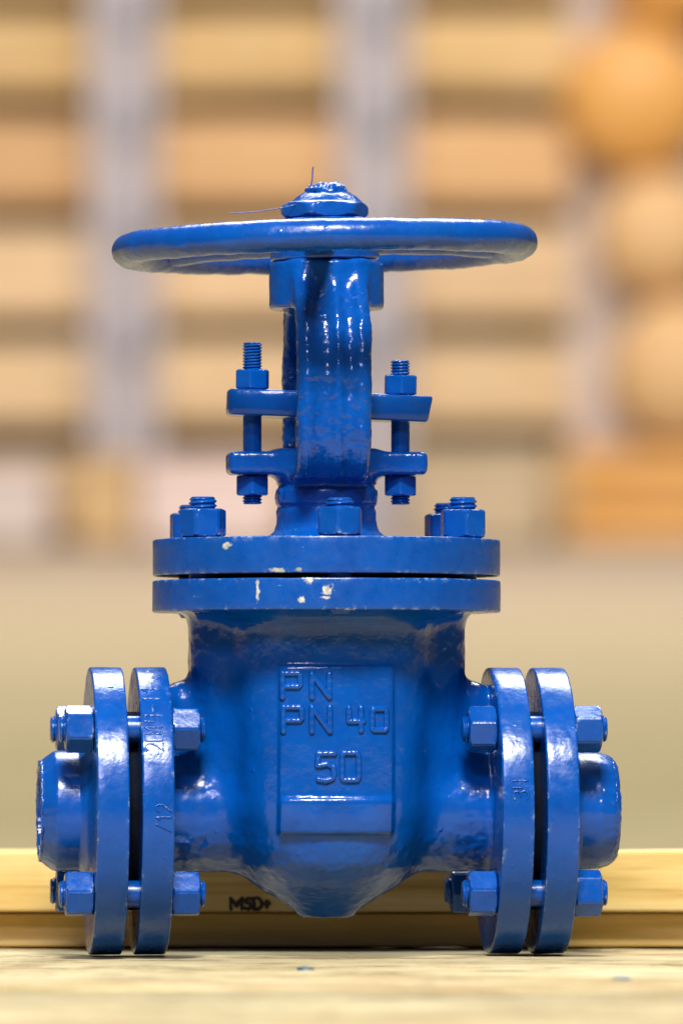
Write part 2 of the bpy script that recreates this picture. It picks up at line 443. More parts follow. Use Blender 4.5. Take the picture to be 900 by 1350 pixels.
def deck_wood():
    m, n, l, b = new_mat('weathered_deck_wood')
    tc = n.new('ShaderNodeTexCoord'); oi = n.new('ShaderNodeObjectInfo')
    cm = N(n, 'ShaderNodeVectorMath', operation='SCALE'); cm.inputs[0].default_value = (7.3, 3.1, 5.7); l.new(oi.outputs['Random'], cm.inputs['Scale'])
    ad = N(n, 'ShaderNodeVectorMath', operation='ADD'); l.new(tc.outputs['Object'], ad.inputs[0]); l.new(cm.outputs[0], ad.inputs[1])
    def nse(sc, det, ro, dis=0.0):
        mp = N(n, 'ShaderNodeMapping'); mp.inputs['Scale'].default_value = sc; l.new(ad.outputs[0], mp.inputs['Vector'])
        g = N(n, 'ShaderNodeTexNoise', Scale=1.0, Detail=det, Roughness=ro, Distortion=dis); l.new(mp.outputs[0], g.inputs['Vector']); return g.outputs['Fac']
    grain, blot, stain, fibre = nse((6, 70, 70), 8, .7, .3), nse((6.5, 7, 20), 9, .74, .4), nse((2.2, 5, 9), 6, .66), nse((9, 16, 200), 8, .75)
    col = ramp(n, l, blot, [(.30, (.22, .16, .065)), (.42, (.41, .33, .16)), (.56, (.55, .475, .29))]).outputs['Color']
    gcol = ramp(n, l, grain, [(.34, (.13, .095, .04)), (.54, (.50, .425, .245))]).outputs['Color']
    col = mixc(n, l, .38, col, gcol)
    f = ramp(n, l, fibre, [(.53, (0, 0, 0)), (.62, (.6, .6, .6))]).outputs['Color']
    col = mixc(n, l, f, col, (.09, .062, .025))
    st = ramp(n, l, stain, [(.52, (0, 0, 0)), (.62, (.7, .7, .7))]).outputs['Color']
    col = mixc(n, l, st, col, (.30, .20, .085))
    fleck = nse((13, 18, 200), 6, .72)
    ff = ramp(n, l, fleck, [(.55, (0, 0, 0)), (.66, (.5, .5, .5))]).outputs['Color']
    col = mixc(n, l, ff, col, (.085, .06, .028))
    # every plank has its own tone
    tone = N(n, 'ShaderNodeMapRange'); l.new(oi.outputs['Random'], tone.inputs[0]); tone.inputs[3].default_value = .74; tone.inputs[4].default_value = 1.12
    tv = N(n, 'ShaderNodeVectorMath', operation='SCALE'); l.new(col, tv.inputs[0]); l.new(tone.outputs[0], tv.inputs['Scale']); col = tv.outputs[0]
    l.new(col, b.inputs['Base Color']); b.inputs['Roughness'].default_value = .85; b.inputs['Specular IOR Level'].default_value = .15
    bp = N(n, 'ShaderNodeBump', Strength=.8, Distance=.0015); l.new(grain, bp.inputs['Height'])
    bp2 = N(n, 'ShaderNodeBump', Strength=.5, Distance=.002); l.new(fibre, bp2.inputs['Height']); l.new(bp.outputs[0], bp2.inputs['Normal']); l.new(bp2.outputs[0], b.inputs['Normal'])
    return m
M['deck'] = deck_wood()
M['beam'] = wood('yellow_beam_wood', (.78, .62, .32), (.62, .44, .15), (.33, .19, .04), (1.6, 38, 38), .4)
M['ink'] = plain('black_stamp_ink', (.012, .009, .006), (.05, .035, .02), 300, .8)
M['flake'] = plain('teal_blue_paint_flake', (.01, .05, .08), (.03, .13, .2), 200, .5)
M['timber'] = wood('stacked_timber', (.70, .50, .27), (.58, .39, .19), (.40, .25, .11), (1.0, 14, 14), .3, knots=False)
M['steel'] = plain('galvanised_steel', (.44, .41, .44), (.56, .53, .55), 14, .6, .0)
M['bolt_grey'] = plain('dull_blue_steel', (.24, .25, .30), (.32, .33, .38), 20, .5, .3)
M['bearer'] = plain('dark_bearer_wood', (.09, .06, .045), (.16, .11, .08), 20, .8)
M['orange'] = plain('orange_paint', (.70, .36, .08), (.78, .43, .13), 6, .45)
M['ochre'] = plain('ochre_box_board', (.58, .40, .19), (.66, .47, .24), 10, .7)
M['pink'] = plain('pale_pink_sack', (.74, .60, .56), (.82, .70, .66), 9, .8)
M['palegrey'] = plain('pale_grey_board', (.60, .53, .49), (.70, .62, .58), 8, .8)
M['sand'] = plain('khaki_board', (.50, .40, .26), (.58, .48, .32), 8, .8)

# ground: khaki packed earth
gm, gn, gl, gb = new_mat('khaki_packed_earth')
tc = gn.new('ShaderNodeTexCoord')
g1 = N(gn, 'ShaderNodeTexNoise', Scale=.55, Detail=5.0, Roughness=.6); gl.new(tc.outputs['Object'], g1.inputs['Vector'])
g2 = N(gn, 'ShaderNodeTexNoise', Scale=18.0, Detail=6.0, Roughness=.7); gl.new(tc.outputs['Object'], g2.inputs['Vector'])
ca = ramp(gn, gl, g1.outputs['Fac'], [(.35, (.36, .295, .145)), (.65, (.42, .35, .185))]).outputs['Color']
cb = ramp(gn, gl, g2.outputs['Fac'], [(.3, (.28, .23, .11)), (.7, (.48, .40, .22))]).outputs['Color']
# worn earth gives way to pale dusty concrete towards the stores
gs = gn.new('ShaderNodeSeparateXYZ'); gl.new(tc.outputs['Object'], gs.inputs[0])
ga = N(gn, 'ShaderNodeMath', operation='MULTIPLY_ADD'); gl.new(g1.outputs['Fac'], ga.inputs[0]); ga.inputs[1].default_value = 2.5; gl.new(gs.outputs['Y'], ga.inputs[2])
gr = N(gn, 'ShaderNodeMapRange'); gl.new(ga.outputs[0], gr.inputs[0])
gr.inputs[1].default_value = 6.5; gr.inputs[2].default_value = 24.0
cc_ = ramp(gn, gl, g2.outputs['Fac'], [(.3, (.42, .335, .24)), (.7, (.52, .43, .33))]).outputs['Color']
ca = mixc(gn, gl, gr.outputs[0], ca, cc_); cb = mixc(gn, gl, gr.outputs[0], cb, cc_)
# unseen near-side ground, made-up dark colour to weaken its reflection in the paint
gq = N(gn, 'ShaderNodeMapRange'); gl.new(gs.outputs['Y'], gq.inputs[0]); gq.inputs[1].default_value = .4; gq.inputs[2].default_value = .5
cdark = ramp(gn, gl, g2.outputs['Fac'], [(.3, (.04, .04, .042)), (.7, (.075, .073, .07))]).outputs['Color']
gl.new(mixc(gn, gl, gq.outputs[0], cdark, mixc(gn, gl, .35, ca, cb)), gb.inputs['Base Color']); gb.inputs['Roughness'].default_value = .9
gbp = N(gn, 'ShaderNodeBump', Strength=.5, Distance=.02); gl.new(g2.outputs['Fac'], gbp.inputs['Height']); gl.new(gbp.outputs[0], gb.inputs['Normal'])
M['ground'] = gm
M['apron'] = plain('pale_concrete', (.46, .38, .28), (.58, .49, .39), 2, .85, bump=.2)

# ------------------------------------------------------------------ setting
SLOPE = 0.0433
def ground_z(y): return -0.15 + SLOPE * (y - 1.5)

def sheet(name, x0, x1, y0, y1, dz, mat, nx=2, ny=2):
    V = [(x0 + (x1 - x0) * i / (nx - 1), y0 + (y1 - y0) * j / (ny - 1), ground_z(y0 + (y1 - y0) * j / (ny - 1)) + dz) for j in range(ny) for i in range(nx)]
    F = [(j * nx + i, j * nx + i + 1, (j + 1) * nx + i + 1, (j + 1) * nx + i) for j in range(ny - 1) for i in range(nx - 1)]
    me = bpy.data.meshes.new(name); me.from_pydata(V, [], F); me.update()
    return link(name, me, mat)
tag(sheet('ground', -400, 400, -40, 400, 0, M['ground']), kind='structure')

def beam_mesh(name, lx, ly, lz, bev=.004, seg=60, wob=.0012, seed=1.0, ny=6):
    """long sawn timber, origin at the middle of its underside, worn edges and slightly uneven faces"""
    prof = rounded([(-ly / 2, 0), (ly / 2, 0), (ly / 2, lz), (-ly / 2, lz)], bev, 3)
    # subdivide long profile edges
    pp = []
    for i, p in enumerate(prof):
        q = prof[(i + 1) % len(prof)]; L = math.dist(p, q); k = max(1, int(L / max(.012, ly / ny)))
        for t in range(k): pp.append((p[0] + (q[0] - p[0]) * t / k, p[1] + (q[1] - p[1]) * t / k))
    V = []; n = len(pp)
    for s in range(seg + 1):
        x = -lx / 2 + lx * s / seg
        for y, z in pp:
            w = wob * mnoise.fractal((x * 6 + seed, y * 30 + seed, z * 30), .9, 2, 3)
            kz = 0 if z < lz * .3 else 1
            V.append((x, y + w * .6, z + (w - .6 * wob) * kz))
    F = [(s * n + k, s * n + (k + 1) % n, (s + 1) * n + (k + 1) % n, (s + 1) * n + k) for s in range(seg) for k in range(n)]
    F.append(tuple(range(n))[::-1]); F.append(tuple(seg * n + k for k in range(n)))
    me = bpy.data.meshes.new(name); me.from_pydata(V, [], F); me.update()
    return fix_normals(me)

# wooden deck: rough-sawn planks laid along x on three joists
deck = tag(empty('wooden_deck', (0, -.45, -.03)), 'pale weathered wooden plank deck under the blue valve', 'deck')
edges = [.36, .125, -.185, -.40, -.595, -.80, -1.0, -1.2, -1.42]
def plank_mesh(w, lx, seed, yc):
    nx, ny = 520, max(12, int(w / .006)); V = []; F = []
    for j in range(ny + 1):
        v = j / ny; y = (v - .5) * w
        e = min(v, 1 - v) * w; drop = .004 * max(0, 1 - e / .006) ** 2
        near = 1.0 if abs(y + yc) > .16 else .8      # worn smoother where the valve stands
        for i in range(nx + 1):
            x = (i / nx - .5) * lx
            h = mnoise.fractal((x * 9 + seed, y * 26 + seed, seed), .8, 2.1, 5)
            g = mnoise.fractal((x * 2.2 - seed, y * 60, seed * 2), .9, 2.0, 3)
            crack = max(0, .12 - abs(mnoise.noise((x * 1.6 + seed * 3, y * 22, seed)))) / .12
            z = .030 - .0011 + near * (.0013 * h + .0007 * g) - .0016 * crack * near - drop
            V.append((x, y, min(z, .0300)))
    n1 = nx + 1
    for j in range(ny):
        for i in range(nx):
            F.append((j * n1 + i, j * n1 + i + 1, (j + 1) * n1 + i + 1, (j + 1) * n1 + i))
    b0 = len(V); t = ny * n1
    V += [(-lx / 2, -w / 2, 0), (lx / 2, -w / 2, 0), (lx / 2, w / 2, 0), (-lx / 2, w / 2, 0)]
    F.append((b0, b0 + 3, b0 + 2, b0 + 1))
    F.append((b0, b0 + 1) + tuple(range(nx, -1, -1)))
    F.append((b0 + 2, b0 + 3) + tuple(t + i for i in range(nx + 1)))
    F.append((b0 + 1, b0 + 2) + tuple(j * n1 + nx for j in range(ny, -1, -1)))
    F.append((b0 + 3, b0) + tuple(j * n1 for j in range(ny + 1)))
    me = bpy.data.meshes.new('plank'); me.from_pydata(V, [], F); me.update(); return me
for i, (a, b_) in enumerate(zip(edges[:-1], edges[1:])):
    o = link('plank', plank_mesh(a - b_ - .003, 2.6, 1.7 + i * 3.7, (a + b_) / 2), M['deck'], deck)
    o.location = (0, (a + b_) / 2 + .45, [0, 0, -.0008, .0006, -.0016, .0006, -.0012, .0004][i])
for x in (-1.05, 0, 1.05):
    zt = -.03; V = []
    y0, y1 = -1.40, .34
    for y, zb in ((y0, ground_z(y0) - .004), (y1, ground_z(y1) - .004)):
        for sx in (-.045, .045):
            V += [(x + sx, y + .45, zb + .03), (x + sx, y + .45, zt + .03 - .0005)]
    F = [(0, 1, 3, 2), (4, 6, 7, 5), (0, 4, 5, 1), (2, 3, 7, 6), (1, 5, 7, 3), (0, 2, 6, 4)]
    me = bpy.data.meshes.new('joist'); me.from_pydata(V, [], F); me.update()
    link('joist', fix_normals(me), M['beam'], deck, smooth=20)

# timbers behind the valve
lo = tag(link('timber_batten', beam_mesh('timber_batten', 2.3, .09, .0205, .002, 80, .0006, 11.0), M['beam']),
         'thin timber batten lying on the deck under the yellow timber', 'timber')
lo.location = (0, .152 + .045, .0003)
up = tag(link('timber_beam', beam_mesh('timber_beam', 2.4, .11, .0365, .0025, 120, .0010, 23.0), M['beam']),
         'yellow timber beam with black stamped letters behind the valve', 'timber')
up.location = (.02, .135 + .055, .0212)
st = []
for ch, x0, w in (('M', 0, 6.6), ('S', 8.2, 4.2), ('D', 13.6, 4.6), ('+', 19.6, 3.6)):
    for pl in glyph_lines(ch, x0, 0 if ch != '+' else 1.2, w, 6.6 if ch != '+' else 4, 2):
        st.append([(p[0], 0, p[1]) for p in pl])
V, F = capsule_strokes(st, 1.05)
V = [(x + .9 * mnoise.noise((x * .8, z * .8, 1)), y * .25, z + .9 * mnoise.noise((x * .9, z * .9, 7))) for x, y, z in V]
so = link('stamped_letters', mesh_mm('stamped_letters', V, F), M['ink'], up)
so.location = (-.0855, -.0556, .0018)

# paint flakes and splinters on the deck
def flake(name, px, py, w, mat, label, cat):
    d = DIST * (1258 - HORIZON) / (py - HORIZON); y = d - DIST; x = (px - 450) / F_PX * d
    n = 14; V = []; F = []
    for k, (s, h) in enumerate(((1, 0), (.85, .0009), (0.3, .0013))):
        for i in range(n):
            a = 2 * math.pi * i / n; r = w * s * (.7 + .5 * mnoise.noise((math.cos(a) * 1.5 + px, math.sin(a) * 1.5, 0)))
            V.append((r * math.cos(a), r * 1.3 * math.sin(a), h - .0006 + .0012 * mnoise.noise((a * 2, px, k))))
    for k in range(2):
        for i in range(n):
            j = (i + 1) % n; F.append((k * n + i, k * n + j, (k + 1) * n + j, (k + 1) * n + i))
    F.append(tuple(2 * n + i for i in range(n))); F.append(tuple(range(n))[::-1])
    me = bpy.data.meshes.new(name); me.from_pydata(V, [], F); me.update()
    o = link(name, me, mat); o.location = (x, y, .0001)
    return tag(o, label, cat)
flake('paint_flake', 400, 1277, .006, M['flake'], 'teal paint flake lying on the deck before the valve body', 'flake')
flake('paint_flake', 818, 1290, .007, M['flake'], 'blue paint flake lying on the deck before the right flange', 'flake')

# ------------------------------------------------------------------ the valve
TH = R(5.2)
valve = tag(empty('gate_valve', (-.0087, 0, 0), TH), 'glossy blue cast steel gate valve with handwheel and bolted end flanges', 'valve')
ZC = 82.5                                           # height of the pipe axis

# --- body casting
RX_T = np.array([[10, 12.5], [18, 13], [21, 14], [26, 19.5], [31, 26.5], [35, 33.5], [38.5, 39.5], [42, 44.5], [50, 51], [62, 55], [80, 57.5], [110, 58], [135, 58.5], [160, 59.5], [185, 60.5], [210, 62]], float)
_rz = np.arange(5, 221, .5); _rr = np.interp(_rz, RX_T[:, 0], RX_T[:, 1])
for _ in range(40): _rr[1:-1] = (_rr[:-2] + 2 * _rr[1:-1] + _rr[2:]) / 4
def rx_at(z): return np.interp(z, _rz, _rr)
def ry_at(z): return rx_at(z) * (1 + .145 * np.clip((170 - z) / 50, 0, 1) * np.clip((z - 14) / 40, 0, 1) + .12 * np.clip((z - 120) / 50, 0, 1))
def se_at(z): return 2.05 + .95 * np.clip((z - 42) / 45, 0, 1)      # round bowl below, rounded oblong above
def barrel_d(x, y, z):
    rx = rx_at(z); sl = np.clip((rx_at(z + 1) - rx_at(z - 1)) / 2, 0, 2.2); SE = se_at(z)
    q = (np.abs(x) ** SE + np.abs(y * rx / ry_at(z)) ** SE) ** (1 / SE)
    return (q - rx) / np.sqrt(1 + sl ** 2)
def body_sdf(x, y, z):
    bar = barrel_d(x, y, z)
    d = smax(bar, 21.3 - z, 1.5) + 0 * x
    d = smax(d, z - 205, 1)
    wing = sd_box(x, y, z, (0, 0, 150), (79, 34, 58), 25)
    wing = smax(wing, 104 - z - .25 * (80 - abs(x)), 10)
    d = smin(d, wing, 11)
    ry = np.sqrt(y ** 2 + (z - ZC) ** 2)
    noz = sd_cyl(ry - 35.0, abs(x) - 94, 1) + 0 * x
    web = sd_box(x, y, z, (0, 0, 118), (95, 19, 39), 12)
    noz = smin(noz, web, 9)
    d = smin(d, noz, 8 + 5 * np.clip((z - 45) / 35, 0, 1) - 6 * np.clip((z - 118) / 22, 0, 1))
    fl = sd_cyl(ry - 80.0, abs(abs(x) - 100.5) - 6.5, 1)
    d = smin(d, fl, 5.5)
    top = sd_cyl(np.sqrt(x ** 2 + y ** 2) - 98.5, abs(z - 202.5) - 5.0, 1)
    d = smin(d, top, 15)
    # rectangular marking plate and the raised block below it, wrapped round the barrel
    front = np.where(y < 0, 0.0, 30.0)
    pl = smax(smax(bar - 1.7, abs(x) - 32.6, 1.2), abs(z - 117.5) - 47.8, 1.2) + front
    blk = smax(smax(bar - 3.4, abs(x) - 32.4, 1.5), abs(z - 80) - 10.2, 1.5) + front
    d = smin(d, pl, 1.0); d = smin(d, blk, 1.2)
    # small drain boss at the bottom
    return d
P, Q = surface_net(body_sdf, (-109, -101, 18), (109, 101, 209), 1.15)
me = mesh_mm('body', P, Q)
def body_extra(p):
    # casting roughness: stronger on the lower front and on the nozzles
    k = max(0, min(1, (78 - p.z) / 15)) * .35 + max(0, min(1, (abs(p.x) - 58) / 12)) * .3
    return k * nz(p, .16, 4.2, 2)
displace(me, .18, .05, 1.3, 2, body_extra)
body = link('body', me, M['cast'], valve, smooth=0)
me.polygons.foreach_set('use_smooth', [True] * len(me.polygons))

def plate_pt(x, z, off):
    rx = float(rx_at(z)); SE = float(se_at(z)); yy = float(ry_at(z)) / rx * ((rx + off) ** SE - abs(x) ** SE) ** (1 / SE)
    return (x, -yy, z)
for ch, px, py, w, h in (('P', 373, 920, 24, 32), ('N', 411, 920, 24, 31),
                         ('P', 374, 965, 25, 32), ('N', 411, 965, 25, 32), ('4', 459, 964, 20, 30), ('0', 491, 963, 20, 28),
                         ('5', 417, 1030, 25, 36), ('0', 451, 1029, 23, 36)):
    k = 1 / 2.29 / 1.016
    lx = (px - 444.3) * k; lz = CAM_Z * 1000 + (HORIZON - py) * k
    polys = [[plate_pt(a, b, 1.6) for a, b in pl] for pl in glyph_lines(ch, lx, lz, w * k, h * k, 3)]
    V, F = capsule_strokes(polys, 1.85)
    link('raised_letter', mesh_mm('raised_letter', V, F), M['cast'], body, smooth=80)

# --- round flanges of the body
def disc_flange(name, axis, r, h0, h1, mat, parent, inner=20, bev=1.1, seed=0.0):
    prof = rounded([(inner, h0, 0), (r, h0), (r, h1), (inner, h1, 0)], bev, 3)
    pp = []
    for i, p in enumerate(prof):
        q = prof[(i + 1) % len(prof)]; L = math.dist(p, q); k = max(1, int(L / 4.0))
        for t in range(k): pp.append((p[0] + (q[0] - p[0]) * t / k, p[1] + (q[1] - p[1]) * t / k))
    V, F = lathe(pp, 160, axis)
    if axis == 'x': V = [(x, y, z + ZC) for x, y, z in V]
    me = fix_normals(mesh_mm(name, V, F)); displace(me, .22, .05, seed, 3)
    return link(name, me, mat, parent, smooth=35)
disc_flange('body_flange', 'z', 100.2, 196.6, 214.8, M['flange_low'], valve, 40, 1.2, 1.0)
disc_flange('gasket', 'z', 74, 213, 219, M['gasket'], valve, 40, .3)
bonnet_flange = disc_flange('bonnet_flange', 'z', 99.9, 217.4, 238.4, M['flange_top'], valve, 22, 1.2, 2.0)
pf = {}
for s in (-1, 1):
    a, b_ = (93.0, 111.2)
    pf[s] = disc_flange('pipe_flange', 'x', 82.5, min(s * a, s * b_), max(s * a, s * b_), M['machined'], valve, 30, 1.3, 3.0 + s)
    disc_flange('gasket', 'x', 57, min(s * 110.5, s * 119), max(s * 110.5, s * 119), M['gasket'], valve, 30, .3)

# --- companion flanges with welding stubs
for s in (-1, 1):
    if s < 0: tail = [(44, 137, 0), (38.5, 139.5), (34.6, 143), (34.6, 156.5), (28, 165.5), (24.5, 165.5)]
    else: tail = [(44, 137, 0), (38, 139.5), (34.2, 144), (34.0, 156), (31.5, 163.5), (27.5, 167.5), (24.5, 167.5)]
    prof = rounded([(24.5, 118.4, 0), (82.5, 118.4), (82.5, 136.8)] + tail, 1.2, 3)
    pp = []
    for i, p in enumerate(prof):
        q = prof[(i + 1) % len(prof)]; L = math.dist(p, q); k = max(1, int(L / 4.0))
        for t in range(k): pp.append((p[0] + (q[0] - p[0]) * t / k, p[1] + (q[1] - p[1]) * t / k))
    V, F = lathe([(r, s * h) for r, h in pp], 160, 'x')
    V = [(x, y, z + ZC) for x, y, z in V]
    me = fix_normals(mesh_mm('companion_flange', V, F))
    displace(me, .22, .05, 7.0 + s, 3, lambda p: (.5 * nz(p, .25, 2.0, 3) if abs(p.x) > 157 else 0))
    cf = link('companion_flange', me, M['machined'], valve, smooth=35)
    # weld-torn rim of the stub
    seg = 90; polys = []
    rr = 28.2 if s < 0 else 29.5
    pl = []
    for i in range(seg + 1):
        a = 2 * math.pi * i / seg
        r = rr + .7 * nz((math.cos(a) * 10, math.sin(a) * 10, s), .5, 1, 3)
        pl.append((s * (164.6 + .8 * nz((math.cos(a) * 10, math.sin(a) * 10, 5), .6, 2, 2)), r * math.cos(a), ZC + r * math.sin(a)))
    V, F = capsule_strokes([pl], 1.0)
    link('cut_edge', mesh_mm('cut_edge', V, F), M['worn'], cf, smooth=80)

# --- stamped figures on the flange rims (read from below upwards)
def rim_marks(text, x_lo, x_hi, py0, step, s, r=.5, name='raised_figure', slant=0.0):
    for i, ch in enumerate(text):
        if ch == ' ': continue
        polys = []
        for pl in glyph_lines(ch, 0, 0, .8, 1, 3):
            row = []
            for u, v in pl:
                py = py0 - (i + u) * step
                zz = (CAM_Z * 1000 + (HORIZON - py) / 2.29 / 1.017) - ZC
                zz = max(-82, min(82, zz)); yy = -math.sqrt(82.5 ** 2 - zz ** 2)
                row.append((x_hi + (x_lo - x_hi) * v, yy * 1.0005, ZC + zz * 1.0005))
            polys.append(row)
        V, F = capsule_strokes(polys, r)
        link(name, mesh_mm(name, V, F), M['machined'], pf[s], smooth=80)
rim_marks('2014-11', -109.0, -99, 990, 12.6, -1)
rim_marks('/12', -103.5, -95, 1096, 13, -1)
rim_marks('34', 99, 107.5, 1054, 14.5, 1)

# --- nuts and bolts
NUT = nut_mesh('nut', 24.0, 16.3, 7.6); fixn = NUT
for me_ in (NUT,):
    me_.polygons.foreach_set('use_smooth', [True] * len(me_.polygons)); me_.set_sharp_from_angle(angle=R(28))
STUD_H = stud_mesh('bolt', 16, -41.4, 41.4, [(-41.4, -36), (36, 41.4)], 2.0, 1.3)
BX = (93.0 + 136.8) / 2                              # centre of the clamped stack
half = (136.8 - 93.0) / 2
rot_o = {(-1, -1, 1): 8, (-1, -1, -1): 37, (1, -1, 1): 3, (1, -1, -1): -8}      # outer nuts
rot_i = {(-1, -1, 1): 31, (-1, -1, -1): 35, (1, -1, 1): 12, (1, -1, -1): 20}    # inner nuts
for s in (-1, 1):
    for sy in (-1, 1):
        for sz in (1, -1):
            bolt = link('bolt', STUD_H, M['nut'], valve, smooth=50)
            bolt.location = (s * BX * .001, sy * .0468, (ZC + sz * 46.8) * .001)
            bolt.rotation_euler = (0, s * math.pi / 2, 0)
            for k, (side, tab) in enumerate(((1, rot_o), (-1, rot_i))):
                nut = link('nut', NUT, M['nut'], bolt, smooth=0)
                nut.location = (0, 0, side * (half + .15) * .001)
                ang = tab.get((s, sy, sz), random.uniform(-30, 30))
                # facing the camera (-y) with a flat when ang = 0, tipped up by ang
                base = -90 + ang
                nut.rotation_euler = (0, 0 if side > 0 else math.pi, R(base))
STUD_V = stud_mesh('bolt', 16.2, 195.4, 261.2, [(252.5, 261.2)], 2.6, 1.4, 2.0)
for i, a in enumerate((-90, -30, 30, 90, 150, 210)):
    bolt = link('bolt', STUD_V, M['nut'], valve, smooth=50)
    bolt.location = (86.0 * math.cos(R(a)) * .001, 86.0 * math.sin(R(a)) * .001, [-.001, .0008, 0, 0, -.0015, .0006][i])
    nut = link('nut', NUT, M['nut'], bolt, smooth=0)
    nut.location = (0, 0, .2384 + .0003 - bolt.location.z)
    nut.rotation_euler = (0, 0, R([-90 + 26 - 5.2, 7 - 5, 11, 20, 5, -17 - 5][i]))

# --- bonnet, stuffing box and yoke
YC = np.array([[262, 12], [270, 22], [276, 32], [282, 40], [290, 46], [300, 48.5], [330, 49.5], [350, 47.5], [360, 43], [370, 35], [380, 26], [390, 20], [400, 18]], float)
_yz = np.arange(230, 410, .5); _yy = np.interp(_yz, YC[:, 0], YC[:, 1])
for _ in range(90): _yy[1:-1] = (_yy[:-2] + 2 * _yy[1:-1] + _yy[2:]) / 4
def yc_at(z): return np.interp(z, _yz, _yy)
def bonnet_sdf(x, y, z):
    rad = np.sqrt(x ** 2 + y ** 2)
    neck = sd_cyl(rad - 28.6, abs(z - 262) - 25, .5) + 0 * x
    neck = np.minimum(neck, sd_cyl(rad - 29.3, abs(z - 263.2) - 5.4, .5))
    for zg in (269.2, 257.2):
        neck = np.maximum(neck, 1.9 - np.sqrt((rad - 29.4) ** 2 + ((z - zg) * 1.1) ** 2))
    foot = sd_cyl(rad - (29 + 6.0 * np.clip((244.5 - z) / 5, 0, 1)), abs(z - 241) - 5, 1)
    d = smin(neck, foot, 2)
    ears = sd_box(x, y, z, (0, 0, 282.4), (57.2, 15.5, 6.6), 3)
    ears = smin(ears, sd_cyl(rad - 30, abs(z - 282.4) - 6.6, 2), 8)
    d = smin(d, smax(ears, 271.5 - z, 2), 4)
    yc = yc_at(z); sl = np.abs(yc_at(z + 2) - yc_at(z - 2)) / 4
    c = 1 / np.sqrt(1 + sl ** 2)
    ridge = 3.2 * np.exp(-((x - 2) / 3.6) ** 2) + 3.2 * np.exp(-((abs(x) - 15.5) / 4.6) ** 2)
    u = (abs(y) - yc) * c
    uo = np.where(u > 0, u - ridge, u)
    a1, a2 = abs(uo) - 6.2 + 3, abs(x) - 21.2 + 3
    arm = np.sqrt(np.maximum(a1, 0) ** 2 + np.maximum(a2, 0) ** 2) + np.minimum(np.maximum(a1, a2), 0) - 3
    arm = smax(arm, abs(z - 335.5) - 63, 3)
    d = smin(d, arm, 5)
    coll = sd_cyl(rad - 33.0, abs(z - 384.9) - 13.6, 1.6)
    d = smin(d, coll, 5)
    bore = sd_cyl(rad - 13, abs(z - 384) - 30)
    return np.maximum(d, -bore)
P, Q = surface_net(bonnet_sdf, (-61, -64, 233), (61, 64, 402), 1.0)
me = mesh_mm('yoke_bonnet', P, Q)
def yoke_extra(p):
    if p.z < 290 or abs(p.y) < 36:
        # lumps of weld spatter low on the sides of the neck
        if 244 < p.z < 271 and abs(p.x) > 26.5: return .9 * max(0, nz(p, .13, 9.0, 2))
        return 0
    q = (p.x * .9, p.y, p.z)
    return .55 * nz(q, .11, 3.1, 2) + .35 * nz(q, .28, 7.1, 2)
displace(me, .22, .07, 2.2, 3, yoke_extra)
bonnet = link('yoke_bonnet', me, M['rough_cast'], valve, smooth=0)
me.polygons.foreach_set('use_smooth', [True] * len(me.polygons))

# stem inside the yoke
V, F = lathe([(11, 285), (11, 330), (10.5, 332), (10.5, 400), (0.1, 400), (.1, 285)], 40)
link('stem', fix_normals(mesh_mm('stem', V, F)), M['cast'], valve)

# gland flange: lozenge plate pressed down by two studs, a little askew
def gland_mesh():
    out = []
    def plan(t):
        a = 2 * math.pi * t
        return a
    L0, L1, W = -57.5, 60.0, 17.0
    pts = rounded([(L0, -11.5, 5), (-30, -17.5, 10), (34, -17.5, 10), (L1, -13.5, 1.2), (L1, 13.5, 1.2), (34, 17.5, 10), (-30, 17.5, 10), (L0, 11.5, 5)], 5, 5)
    lv = [(0, 1.3), (.4, .5), (1.3, 0), (5, 0), (10, 0), (13.5, 0), (14.6, .5), (15, 1.3)]
    V = []; n = len(pts)
    for z, ins in lv:
        for x, y in pts:
            k = 1 - ins / max(10, math.hypot(x, y))
            xx = x * k
            if x > 50: xx -= (15 - z) * .17          # flame-cut right end leans inwards at the bottom
            V.append((xx, y * (1 - ins / 17), z))
    F = [(k * n + i, k * n + (i + 1) % n, (k + 1) * n + (i + 1) % n, (k + 1) * n + i) for k in range(len(lv) - 1) for i in range(n)]
    F.append(tuple(range(n))[::-1]); F.append(tuple((len(lv) - 1) * n + i for i in range(n)))
    return mesh_mm('gland_flange', V, F)
gl_o = link('gland_flange', fix_normals(gland_mesh()), M['cast'], valve, smooth=45)
gl_o.location = (0, 0, .3082); gl_o.rotation_euler = (0, R(2.0), 0)
V, F = lathe([(18, 288), (18, 312), (12, 312), (12, 288)], 48)
link('gland_sleeve', fix_normals(mesh_mm('gland_sleeve', V, F)), M['cast'], valve)

NUT_S = nut_mesh('nut', 18.0, 11.6, 5.4, .7)
NUT_S.polygons.foreach_set('use_smooth', [True] * len(NUT_S.polygons)); NUT_S.set_sharp_from_angle(angle=R(28))
for s, ztop, r1, r2 in ((-1, 352.0, 18, 25), (1, 342.2, 28, 24)):
    zb = 259.0
    st_me = stud_mesh('bolt', 11.4, zb, ztop, [(zb, 264), (ztop - 17, ztop)], 1.75, 1.15, .9)
    bolt = link('bolt', st_me, M['nut'], valve, smooth=50)
    bolt.location = (s * .0428, 0, 0)
    zt = 323.7 - s * 1.45
    n1 = link('nut', NUT_S, M['nut'], bolt, smooth=0); n1.location = (0, 0, zt * .001); n1.rotation_euler = (0, R(2.0), R(r1 - 90))
    n2 = link('nut', NUT_S, M['nut'], bolt, smooth=0); n2.location = (0, 0, .2639); n2.rotation_euler = (0, 0, R(r2 - 90))

